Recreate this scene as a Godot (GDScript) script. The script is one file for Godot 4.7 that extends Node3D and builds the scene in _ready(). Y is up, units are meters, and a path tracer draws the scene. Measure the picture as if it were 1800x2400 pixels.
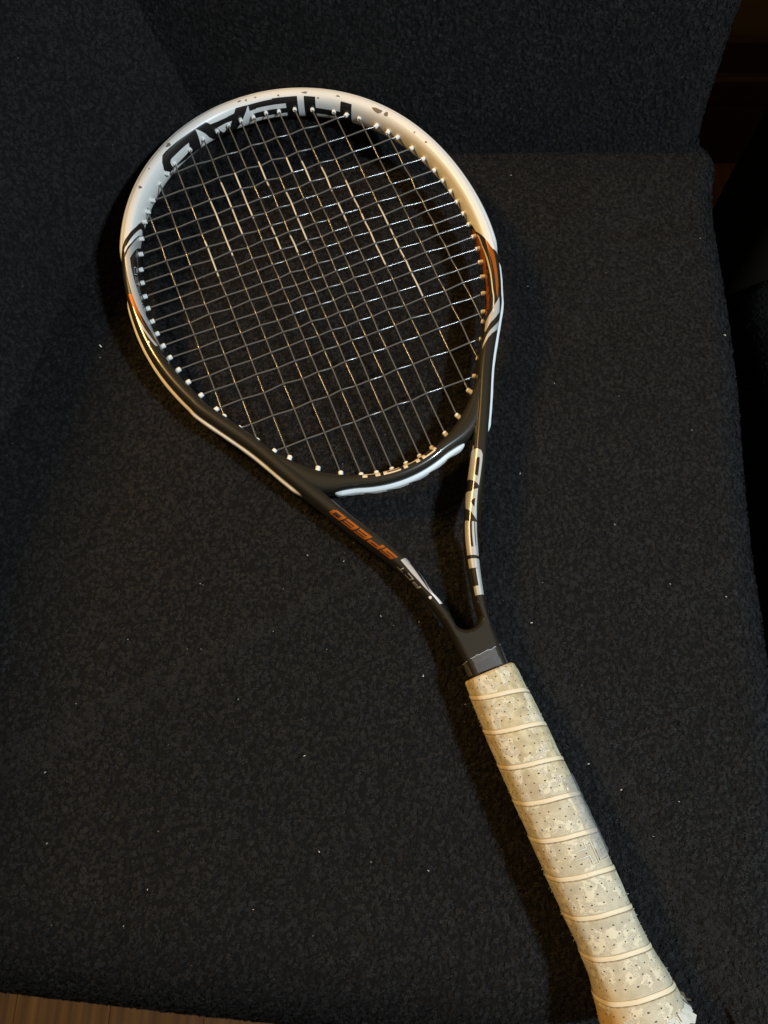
extends Node3D

# ---------------------------------------------------------------- helpers
class MB:
	var v := PackedVector3Array()
	var n := PackedVector3Array()
	var t := PackedVector2Array()
	var i := PackedInt32Array()
	func add(p: Vector3, nn: Vector3, uv := Vector2.ZERO) -> int:
		v.append(p); n.append(nn); t.append(uv)
		return v.size() - 1
	func tri(a: int, b: int, c: int) -> void:
		i.append(a); i.append(b); i.append(c)
	func quad(a: int, b: int, c: int, d: int) -> void:
		tri(a, b, c); tri(a, c, d)
	# a grid of rows x cols vertices, already added from index at
	func grid(at: int, rows: int, cols: int, close := false) -> void:
		for r in rows - 1:
			for c in (cols if close else cols - 1):
				var c2 := (c + 1) % cols
				quad(at + r * cols + c, at + r * cols + c2, at + (r + 1) * cols + c2, at + (r + 1) * cols + c)
	# normals from the faces, shared where vertices are shared
	func smooth() -> void:
		for k in n.size(): n[k] = Vector3.ZERO
		for k in range(0, i.size(), 3):
			var f := (v[i[k + 1]] - v[i[k]]).cross(v[i[k + 2]] - v[i[k]])
			for j in 3: n[i[k + j]] += f
		for k in n.size(): n[k] = n[k].normalized() if n[k].length_squared() > 0.0 else Vector3.UP
	func mesh(m: Material) -> ArrayMesh:
		for k in range(0, i.size(), 3):   # front faces run clockwise
			if (v[i[k + 1]] - v[i[k]]).cross(v[i[k + 2]] - v[i[k]]).dot(n[i[k]] + n[i[k + 1]] + n[i[k + 2]]) > 0.0:
				var x := i[k + 1]
				i[k + 1] = i[k + 2]; i[k + 2] = x
		var a := []
		a.resize(Mesh.ARRAY_MAX)
		a[Mesh.ARRAY_VERTEX] = v; a[Mesh.ARRAY_NORMAL] = n; a[Mesh.ARRAY_TEX_UV] = t; a[Mesh.ARRAY_INDEX] = i
		var o := ArrayMesh.new()
		o.add_surface_from_arrays(Mesh.PRIMITIVE_TRIANGLES, a)
		o.surface_set_material(0, m)
		return o

var names := {}
func numbered(called: String) -> String:
	var k: int = names.get(called, 0)
	names[called] = k + 1
	return called if k == 0 else "%s_%03d" % [called, k]

func place(called: String, mesh: Mesh, parent: Node) -> MeshInstance3D:
	var o := MeshInstance3D.new()
	o.mesh = mesh
	o.name = called
	parent.add_child(o, true)
	return o

func thing(called: String, label: String, category: String, group := "") -> Node3D:
	var o := Node3D.new()
	o.name = numbered(called)
	add_child(o, true)
	o.set_meta("label", label)
	o.set_meta("category", category)
	if group: o.set_meta("group", group)
	return o

func mat(lin: Color, rough: float, spec := 0.5) -> StandardMaterial3D:
	var m := StandardMaterial3D.new()
	m.albedo_color = lin.linear_to_srgb()
	m.roughness = rough
	m.metallic_specular = spec
	return m

func noise(freq: float, seed_: int, oct := 3) -> FastNoiseLite:
	var f := FastNoiseLite.new()
	f.seed = seed_
	f.frequency = freq
	f.fractal_octaves = oct
	return f

func ss(a: float, b: float, x: float) -> float:
	var t := clampf((x - a) / (b - a), 0.0, 1.0)
	return t * t * (3.0 - 2.0 * t)

# ---------------------------------------------------------------- the racket's frame: its centre line, its section
const CO := [0.139134, 0.005101, 0.018718, -0.003267, 0.002657, -0.001394, 0.000203]
const V0 := 0.326
const SHAFT := [[.0862, .2150], [.0705, .1850], [.0577, .1613], [.0488, .1450], [.0408, .1310], [.0331, .1180], [.0255, .1035], [.0190, .0860], [.0141, .0680], [.0114, .0560], [.0100, .0420], [.0092, .0300], [.0090, .0200]]
var line_p := PackedVector2Array()   # centre line from the left end of the neck over the tip to the right end
var line_s := PackedFloat32Array()   # distance along it, 0 at the tip
var bridge := false                  # which of the two tubes surf() speaks of

func hoop(th: float, off: float) -> Array:
	var r := 0.0
	var dr := 0.0
	for k in CO.size():
		r += CO[k] * cos(k * th)
		dr -= CO[k] * k * sin(k * th)
	var p := Vector2(r * sin(th), V0 + r * cos(th))
	var t := Vector2(dr * sin(th) + r * cos(th), dr * cos(th) - r * sin(th)).normalized()
	var nn := Vector2(-t.y, t.x)
	return [p + nn * off, nn, t]

func make_line() -> void:
	var pts := PackedVector2Array()
	for k in 26:
		pts.append(hoop(2.18 * k / 25.0, .0075)[0])
	for q in SHAFT: pts.append(Vector2(q[0], q[1]))
	pts.insert(0, 2.0 * pts[0] - pts[1])
	pts.append(2.0 * pts[pts.size() - 1] - pts[pts.size() - 2])
	var half := PackedVector2Array()
	for k in range(1, pts.size() - 2):
		for j in 8:
			half.append(pts[k].cubic_interpolate(pts[k + 1], pts[k - 1], pts[k + 2], j / 8.0))
	half.append(pts[pts.size() - 2])
	half[0].x = 0.0
	for k in range(half.size() - 1, 0, -1): line_p.append(Vector2(-half[k].x, half[k].y))
	line_p.append_array(half)
	var d := 0.0
	line_s.append(0.0)
	for k in range(1, line_p.size()):
		d += line_p[k].distance_to(line_p[k - 1])
		line_s.append(d)
	for k in line_s.size(): line_s[k] -= d / 2.0

func along(s: float) -> Vector2:
	var k := clampi(line_s.bsearch(s), 1, line_s.size() - 1)
	return line_p[k - 1].lerp(line_p[k], clampf((s - line_s[k - 1]) / (line_s[k] - line_s[k - 1]), 0.0, 1.0))

# s along the tube, psi round it: 0 the inner wall, PI / 2 the top, PI the outer wall
func surf(s: float, psi: float, lift := 0.0) -> Array:
	var p: Vector2
	var nn: Vector2
	var w: float
	var h: float
	if bridge:
		var a := absf(s - PI) / .84
		w = (.0095 + .0060 * ss(.2, .39, a) * (1.0 - ss(.40, .56, a)) - .0008 * ss(.5, .7, a)) / 2.0
		h = (.0185 + .0015 * ss(.2, .5, a)) / 2.0
		var q := hoop(s, .002 + w)
		p = q[0]; nn = q[1]
	else:
		p = along(s)
		var t := (along(s + .0015) - along(s - .0015)).normalized()
		nn = Vector2(-t.y, t.x)
		var a := absf(s)
		w = (.0125 - .0015 * ss(.08, .2, a) - .0005 * ss(.38, .45, a) - .0046 * ss(.46, .56, a)) / 2.0
		h = (.0225 - .0015 * ss(.42, .52, a)) / 2.0
	var c := cos(psi)
	var sn := sin(psi)
	var e := .8
	var x := -w * signf(c) * pow(absf(c), e)
	var y := h * signf(sn) * pow(absf(sn), e)
	var gx := -signf(c) * pow(absf(c), 2.0 - e) / w
	var gy := signf(sn) * pow(absf(sn), 2.0 - e) / h
	var g := Vector2(gx, gy).normalized()
	x += g.x * lift
	y += g.y * lift
	return [Vector3(p.x + nn.x * x, p.y + nn.y * x, y), Vector3(nn.x * g.x, nn.y * g.x, g.y)]

func tube(s0: float, s1: float, rows: int, cols := 40) -> MB:
	var b := MB.new()
	for r in rows + 1:
		var s := lerpf(s0, s1, float(r) / rows)
		for c in cols:
			var q := surf(s, TAU * c / cols)
			b.add(q[0], q[1], Vector2(s * 10.0, float(c) / cols))
	b.grid(0, rows + 1, cols, true)
	return b

# a raised skin over psi0..psi1 whose rim comes down to the tube
func shell(s0: float, s1: float, rows: int, psi0: float, psi1: float, cols: int, lift: float, wob := 0.0, ends := .02, hold := 0.35, scallops := 0) -> MB:
	var b := MB.new()
	for r in rows + 1:
		var f := float(r) / rows
		var s := lerpf(s0, s1, f)
		var e := sqrt(clampf(minf(f, 1.0 - f) / ends, 0.0, 1.0))
		var k := 1.0 + wob * (sin(f * rows * .55) * .5 + sin(f * rows * .21 + 1.0) * .5)
		for c in cols + 1:
			var g := float(c) / cols
			var side := sqrt(clampf(minf(g, 1.0 - g) / hold, 0.0, 1.0))
			var mid := (psi0 + psi1) / 2.0
			var low := 1.0 - (.5 * pow(1.0 - absf(sin(PI * f * scallops)), 2.0) if scallops and g > .5 else 0.0)
			var q := surf(s, mid + (lerpf(psi0, psi1, g) - mid) * (.5 + .5 * e) * k * low, lift * e * side * k - .0002 * (1.0 - e * side))
			b.add(q[0], q[1], Vector2(f, g))
	b.grid(0, rows + 1, cols + 1)
	b.smooth()
	for j in b.n.size():
		if b.n[j].dot(surf(lerpf(s0, s1, float(j / (cols + 1)) / rows), lerpf(psi0, psi1, float(j % (cols + 1)) / cols))[1]) < 0.0: b.n[j] = -b.n[j]
	return b

# print: a polygon in (s in mm, psi in hundredths) laid on the tube
func print_on(b: MB, poly: PackedVector2Array, lift: float, ds := 2.5, dp := 14.0) -> void:
	var lo := poly[0]
	var hi := poly[0]
	for p in poly:
		lo = lo.min(p); hi = hi.max(p)
	for a in range(int(floor(lo.x / ds)), int(floor(hi.x / ds)) + 1):
		var strip := Geometry2D.intersect_polygons(poly, PackedVector2Array([Vector2(a * ds, lo.y - 1), Vector2(a * ds + ds, lo.y - 1), Vector2(a * ds + ds, hi.y + 1), Vector2(a * ds, hi.y + 1)]))
		for st in strip:
			var l := 1e9
			var u := -1e9
			for p in st:
				l = minf(l, p.y); u = maxf(u, p.y)
			for c in range(int(floor(l / dp)), int(floor(u / dp)) + 1):
				for cell in Geometry2D.intersect_polygons(st, PackedVector2Array([Vector2(a * ds - 1, c * dp), Vector2(a * ds + ds + 1, c * dp), Vector2(a * ds + ds + 1, c * dp + dp), Vector2(a * ds - 1, c * dp + dp)])):
					var ids := Geometry2D.triangulate_polygon(cell)
					var at := b.v.size()
					for p in cell:
						var q := surf(p.x / 1000.0, p.y / 100.0, lift)
						b.add(q[0], q[1])
					for k in ids: b.i.append(at + k)

const GLYPH := {
	"S": [[0, .78, 1, 1], [0, .39, 1, .61], [0, 0, 1, .22], [0, .5, .24, .9], [.76, .1, 1, .5]],
	"P": [[0, 0, .24, 1], [.2, .78, 1, 1], [.76, .36, 1, .9], [.2, .36, .9, .58]],
	"E": [[.2, 0, 1, .22], [.2, .4, .95, .6], [.2, .78, 1, 1], [0, 0, .24, 1]],
	"D": [[0, 0, .24, 1], [.2, 0, .88, .22], [.2, .78, .88, 1], [.76, .12, 1, .88]],
	"C": [[0, .05, .2, .95], [.1, 0, 1, .2], [.1, .8, 1, 1]],
	"T": [[0, .8, 1, 1], [.4, 0, .6, .85]],
	"H": [[0, 0, .3, 1], [.7, 0, 1, 1], [.25, .4, .75, .6]],
	"A": [[0, 0, .26, .9], [.74, 0, 1, .9], [.1, .78, .9, 1], [.2, .34, .8, .52]],
}
func write(b: MB, text: String, s0: float, s1: float, p0: float, p1: float, lift: float, gap := .14, slant := 0.0, thin := 1.0) -> void:
	var step := (s1 - s0) / text.length()
	for k in text.length():
		for r in GLYPH[text[k]]:
			var x0: float = r[0]; var x1: float = r[2]; var y0: float = r[1]; var y1: float = r[3]
			if thin < 1.0:   # the same strokes, leaner
				if x1 - x0 < .5: x1 = lerpf(x0, x1, thin) if x0 < .5 else x1; x0 = x0 if x0 < .5 else lerpf(x1, x0, thin)
				if y1 - y0 < .4: y1 = lerpf(y0, y1, thin)
			var poly := PackedVector2Array()
			for q in [[x0, y0], [x1, y0], [x1, y1], [x0, y1]]:
				poly.append(Vector2((s0 + step * (k + q[0] * (1.0 - gap)) + slant * q[1]) , lerpf(p0, p1, q[1])))
			print_on(b, poly, lift)

const PRINTS := [
	["white", 1, [-144.1, 5, -143.6, -8, -146.1, -26, -152.6, 24, -163.1, 97, -168.1, 144, -173.1, 170, -170.6, 175, -167.6, 160, -160.6, 115]],
	["silver", 1, [-153.6, 18, -150.6, -37, -158.1, -24, -167.1, 47, -172.6, 86, -177.6, 120, -185.1, 115, -195.6, 99, -205.6, 76, -216.1, 60, -226.6, 50, -234.6, 5, -246.1, -13, -257.1, 0, -259.1, 31, -252.1, 60, -241.1, 79, -232.1, 107, -223.6, 136, -212.6, 152, -202.6, 157, -191.6, 162, -182.1, 168, -177.1, 168, -171.1, 144, -163.6, 86]],
	["grey", 1, [-167.1, 42, -164.6, 5, -173.1, -16, -182.6, -18, -185.1, 13, -177.6, 24]],
	["orange", 1, [-207.6, 199, -209.1, 154, -223.6, 136, -235.6, 128, -246.6, 99, -256.6, 47, -252.6, 58, -243.6, 99, -236.6, 134, -226.6, 154, -217.1, 175]],
	["silver", 1, [-220.1, 170, -230.1, 157, -240.6, 139, -249.6, 110, -255.6, 73, -256.1, 118, -247.6, 144, -238.1, 162, -228.1, 173]],
	["white", 2, [-250.1, 162, -250.6, 152, -252.6, 157, -252.1, 170]],
	["white", 2, [-253.6, 168, -254.6, 162, -256.1, 168, -255.6, 175]],
	["orange", 1, [239.9, -29, 245.4, 3, 252.9, 24, 261.9, 39, 276.4, 60, 289.4, 63, 302.4, 71, 322.9, 84, 326.9, 65, 327.4, 47, 308.4, -3, 287.9, -39, 266.9, -52, 251.9, -58]],
	["cream", 1, [253.4, 26, 255.9, 47, 265.9, 60, 278.4, 94, 291.9, 118, 306.9, 134, 318.9, 149, 325.9, 160, 325.9, 147, 308.9, 123, 292.9, 102, 278.4, 73, 264.9, 45]],  # highlight along the top inner edge, painted on as a cream band
	["orange", 1, [263.9, 115, 266.4, 139, 270.9, 157, 277.4, 175, 292.4, 183, 303.9, 188, 314.9, 175, 311.9, 162, 292.4, 154, 280.9, 141, 271.9, 123]],
	["silver", 1, [312.9, 191, 323.9, 228, 331.4, 170, 336.4, 136, 341.9, 102, 341.4, 81, 333.4, 73, 325.9, 134, 319.4, 157]],
	["silver", 1, [329.4, 257, 335.4, 270, 343.4, 170, 349.9, 131, 355.9, 94, 351.9, 92, 345.4, 126, 339.4, 162]],
	["black", 2, [-87.6, 31, -85.1, 86, -80.6, 126, -76.1, 128, -63.1, 115, -54.1, 107, -45.1, 102, -34.6, 105, -31.1, 60, -24.6, 52, -17.1, 50, -9.1, 58, -6.6, 97, 2.9, 89, 12.4, 89, 24.4, 92, 23.9, 99, 37.9, 99, 44.9, 102, 50.4, 102, 59.9, 99, 70.4, 92, 81.4, 92, 90.9, 89, 90.9, 21, 90.4, -97, 80.4, -97, 66.9, -99, 49.4, -102, 33.9, -102, 13.9, -102, 4.9, -102, -11.1, -99, -26.6, -99, -45.1, -73, -63.6, -55, -77.6, -18, -85.1, -26]],
	["white", 3, [-78.6, 29, -76.6, 42, -68.6, 39, -55.1, 37, -56.6, -10, -64.6, -16, -71.6, -16, -77.6, -13, -78.6, 5]],
	["white", 3, [-44.6, 99, -30.1, -89, -38.6, -73, -45.6, -65]],
	["white", 3, [-26.6, 10, -19.6, 13, -12.6, 10, -15.1, -10, -22.1, -45]],
	["white", 3, [3.9, 86, 3.9, 37, 4.9, 8, 4.4, -76, -3.6, -102, -10.6, -97, -9.1, -58, -4.1, -10, 0.9, 39]],
	["white", 3, [3.9, 37, 9.4, 37, 9.4, 42, 22.9, 42, 34.9, 42, 34.9, 8, 22.4, 10, 8.9, 10, 3.9, 8]],
	["white", 3, [4.4, -34, 7.4, -37, 7.9, -21, 14.9, -24, 24.9, -24, 34.9, -21, 34.9, -55, 24.4, -58, 14.4, -58, 7.4, -60, 4.4, -102]],
	["white", 3, [44.9, 105, 50.4, 105, 49.9, -102, 44.9, -102]],
	["white", 3, [59.9, 102, 70.9, 94, 81.4, 92, 80.9, 5, 69.9, 5, 59.9, 8]],
	["white", 3, [59.9, -31, 67.4, -34, 78.4, -39, 80.9, -99, 75.9, -99, 66.9, -99, 59.9, -99]],
	["silver", 2, [431.9, 39, 431.4, 73, 431.4, 139, 432.4, 165, 434.9, 186, 438.9, 191, 447.9, 186, 457.4, 181, 455.9, 160, 454.9, 141, 450.9, -8, 439.4, 26]],
	["black", 3, [438.9, 131, 437.4, 144, 437.9, 160, 441.4, 162, 450.9, 160, 449.9, 128, 442.4, 128]],
	["silver", 2, [459.4, 175, 465.4, 178, 473.9, 188, 481.4, 204, 478.9, 170, 475.9, 139, 472.9, 52, 460.4, -8, 461.9, 102]],
	["black", 3, [466.4, 160, 472.4, 162, 468.9, 120]],
	["silver", 2, [481.4, 60, 482.4, 128, 488.9, 136, 499.9, 141, 499.9, 65, 490.4, 63]],
	["silver", 2, [482.4, 154, 482.4, 173, 491.4, 181, 499.9, 191, 499.9, 162, 491.4, 157]],
	["silver", 2, [482.4, 183, 482.4, 209, 490.9, 223, 500.4, 243, 500.9, 199, 491.4, 194]],
	["silver", 2, [498.4, 68, 499.4, 157, 498.9, 241, 505.4, 243, 504.4, 68]],
	["silver", 2, [506.9, 68, 507.4, 254, 513.9, 251, 512.9, 68]],
	["silver", 2, [513.9, 160, 513.4, 259, 525.4, 251, 525.9, 160]],
	["silver", 2, [524.9, 84, 524.9, 267, 530.9, 264, 530.9, 81]],
	["silver", 1, [-489.6, 157, -490.6, 73, -495.1, 47, -504.1, 63, -514.1, 118, -521.1, 115, -520.6, 149, -512.6, 162, -501.1, 168]],
	["black", 2, [-494.1, 94, -494.6, 50, -504.6, 81, -514.6, 131, -516.6, 147, -506.6, 131]],
	["white", 2, [-517.6, 149, -519.1, 123, -527.6, 58, -527.1, 141]],
	["white", 2, [-520.6, 168, -521.1, 181, -521.1, 196, -520.6, 207, -519.6, 209, -519.1, 199, -519.1, 181, -519.6, 168, -520.1, 162]],
	["chip", 4, [52.9, 141, 52.9, 134, 51.9, 126, 50.4, 131, 48.9, 134, 48.4, 139, 49.9, 144, 51.4, 147, 53.4, 149]],
	["chip", 4, [107.9, 128, 111.4, 141, 117.4, 141, 116.9, 115, 114.4, 94, 110.4, 105]],
	["chip", 4, [79.9, 139, 79.9, 131, 78.4, 131, 77.4, 131, 76.4, 134, 76.9, 139, 77.4, 144, 78.4, 147, 79.4, 141]],
	["chip", 4, [30.4, 120, 30.4, 113, 29.9, 110, 29.4, 115, 28.9, 118, 28.9, 126, 29.4, 128, 30.4, 131, 30.4, 126]],
	["chip", 4, [-68.6, 149, -68.6, 136, -70.6, 131, -71.6, 141, -73.1, 149, -72.6, 160, -71.1, 160, -69.6, 168, -68.1, 160]],
	["chip", 4, [0.4, 149, -0.6, 147, -1.6, 144, -3.1, 144, -3.1, 149, -3.1, 154, -2.6, 157, -1.6, 157, -0.6, 154]],
	["chip", 4, [3.9, 139, 3.9, 128, 3.4, 126, 2.9, 134, 2.9, 139, 2.9, 147, 3.4, 149, 3.9, 152, 4.4, 147]],
	["chip", 4, [-113.6, 126, -114.6, 134, -115.1, 139, -115.6, 152, -114.6, 157, -114.1, 160, -113.1, 160, -113.1, 149, -113.1, 139]],
	["chip", 4, [12.4, 141, 11.9, 139, 11.4, 139, 10.4, 139, 10.4, 144, 10.9, 149, 10.9, 154, 11.4, 149, 11.9, 147]],
	["chip", 4, [150.4, 131, 150.9, 126, 150.9, 118, 150.4, 118, 149.9, 120, 149.4, 123, 149.4, 131, 149.9, 134, 150.4, 136]],
	["chip", 4, [163.9, 136, 164.4, 131, 163.9, 123, 163.4, 120, 162.4, 115, 162.4, 123, 162.4, 131, 162.9, 139, 163.4, 139]],
	["chip", 4, [122.9, 126, 122.9, 107, 121.4, 107, 120.4, 105, 119.4, 118, 119.9, 134, 120.4, 147, 121.4, 154, 122.4, 139]],
	["chip", 4, [-96.1, 152, -96.6, 149, -97.1, 149, -96.6, 154, -96.6, 157, -96.1, 160, -95.6, 160, -95.6, 157, -95.6, 154]],
	["chip", 4, [62.9, 89, 62.9, 84, 62.4, 79, 61.9, 84, 61.4, 86, 60.9, 92, 61.9, 94, 62.4, 97, 63.4, 97]],
]

# ---------------------------------------------------------------- the grip's surface
const GRIP := [[.0175, -.0003, .0150], [.0165, -.0002, .0163], [.0120, 0.0, .0168], [-.024, .0006, .0183], [-.064, .0014, .0188], [-.100, .0018, .0190], [-.120, .0021, .0189], [-.138, .0023, .0184], [-.155, .0025, .0192], [-.170, .0024, .0220], [-.180, .0018, .0234], [-.1870, .0016, .0242]]
func grip_at(v: float, phi: float, lift := 0.0) -> Array:
	var k := 1
	while k < GRIP.size() - 1 and v < GRIP[k][0]: k += 1
	var f: float = clampf((v - GRIP[k - 1][0]) / (GRIP[k][0] - GRIP[k - 1][0]), 0.0, 1.0)
	f = lerpf(f, ss(0.0, 1.0, f), .4)
	var uc: float = lerpf(GRIP[k - 1][1], GRIP[k][1], f)
	var a: float = lerpf(GRIP[k - 1][2], GRIP[k][2], f)
	var bb := a * .9
	var c := cos(phi)
	var s := sin(phi)
	# a rounded octagon: an ellipse pressed by its eight flats
	var oc := .5 + .5 * cos(8.0 * phi)
	var r := 1.0 - .022 * (1.0 - oc)
	var e := .86
	var nn := Vector2(signf(c) * pow(absf(c), 2.0 - e) / a, signf(s) * pow(absf(s), 2.0 - e) / bb).normalized()
	var x := uc + a * r * signf(c) * pow(absf(c), e) + nn.x * lift
	var z := bb * r * signf(s) * pow(absf(s), e) + nn.y * lift
	return [Vector3(x, v, z), Vector3(nn.x, 0.0, nn.y)]

const PITCH := .0215
func wrap_phase(v: float, phi: float) -> float:   # 0..1 across one turn of the tape, 0 at the lower edge of the pale rib
	var around := (PI / 2.0 - phi) / TAU
	return fposmod((.0010 - v) / PITCH - around, 1.0)
func wrap_v(turn: int, phi: float) -> float:
	var around := (PI / 2.0 - phi) / TAU
	return .0010 - PITCH * (turn + around)

func grip_textures() -> Array:
	var w := 960
	var h := 1600
	var big := noise(.0082, 17, 3)
	big.domain_warp_enabled = true
	big.domain_warp_amplitude = 28.0
	big.domain_warp_frequency = .02
	var a := big.get_image(w, h * 7 / 9, false, false, false)
	var fine := noise(.11, 5, 3).get_image(w, h, false, false, false)
	var spec := noise(.22, 8, 2).get_image(w, h, false, false, false)
	var mid := noise(.02, 21, 3).get_image(w, h, false, false, false)
	var soil := noise(.006, 31, 3).get_image(w, h, false, false, false)
	a.resize(w, h, Image.INTERPOLATE_CUBIC)
	for im in [a, fine, spec, mid, soil]: im.convert(Image.FORMAT_L8)
	var da: PackedByteArray = a.get_data(); var df: PackedByteArray = fine.get_data(); var dsp: PackedByteArray = spec.get_data(); var dm: PackedByteArray = mid.get_data(); var dso: PackedByteArray = soil.get_data()
	var out := PackedByteArray()
	out.resize(w * h * 3)
	var bump := PackedByteArray()
	bump.resize(w * h)
	for y in h:
		var v := lerpf(.0175, -.187, float(y) / (h - 1))
		for x in w:
			var k := y * w + x
			var phi := TAU * x / w
			var ph := wrap_phase(v, phi)
			var m := da[k] + (df[k] - 128) * .13 + (dsp[k] - 128) * .03
			var f := float(df[k])
			var base := Vector3(188, 172, 133) + Vector3.ONE * ((dm[k] - 128) * .24 + (f - 128) * .12)
			var so := clampf((dso[k] - 140) / 50.0, 0.0, 1.0)
			base = base.lerp(Vector3(160, 142, 110), so * .8)
			base = base.lerp(base * .30 + Vector3(126, 122, 112), .2 + ss(.0, -.11, v) * .65)
			base = base.lerp(Vector3(184, 146, 88), ss(-.152, -.178, v) * ss(1.7, 2.5, phi) * .8)
			var hgt := 90.0 + (f - 128) * .25
			var edge := m - 130.0
			if ph < .86 and edge > 0.0:       # the worn top skin that is still there
				var inner := clampf(edge / 10.0, 0.0, 1.0)
				var pale := Vector3(240, 231, 208)
				var worn := clampf((dsp[k] - 128) / 16.0, 0.0, 1.0) * clampf((dm[k] - 108) / 22.0, 0.0, 1.0) * inner
				var under := base
				base = pale.lerp(Vector3(207, 197, 170), clampf((edge - 3.0) / 7.0, 0.0, 1.0)).lerp(Vector3(146, 139, 124), worn * .8)
				base = under.lerp(base, clampf(edge / 6.0, 0.0, 1.0))
				hgt = 170.0 - worn * 60.0
			# the holes through the tape, three rows to a turn
			var u_mm := phi / TAU * 112.0
			var across := ph * 21.5
			for row in 3:
				var dy := across - (4.6 + row * 4.7)
				if absf(dy) < .6:
					var dx := fposmod(u_mm + row * 1.0 + floor((.0010 - v) / PITCH - (PI / 2.0 - phi) / TAU) * 1.7, 4.9) - 2.45
					if dx * dx + dy * dy * 1.3 < .17:
						base = base.lerp(Vector3(34, 28, 20), .62 + .38 * float(dm[k]) / 255.0); hgt = 10.0
			if across < .55: base = base.lerp(Vector3(104, 84, 58), .7 - across * .8)   # grime along the lap
			out[k * 3] = int(clampf(base.x, 0, 255)); out[k * 3 + 1] = int(clampf(base.y, 0, 255)); out[k * 3 + 2] = int(clampf(base.z, 0, 255))
			bump[k] = int(clampf(hgt, 0, 255))
	var img := Image.create_from_data(w, h, false, Image.FORMAT_RGB8, out)
	var bm := Image.create_from_data(w, h, false, Image.FORMAT_L8, bump)
	bm.convert(Image.FORMAT_RGBA8)
	bm.bump_map_to_normal_map(3.0)
	return [ImageTexture.create_from_image(img), ImageTexture.create_from_image(bm)]

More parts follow.
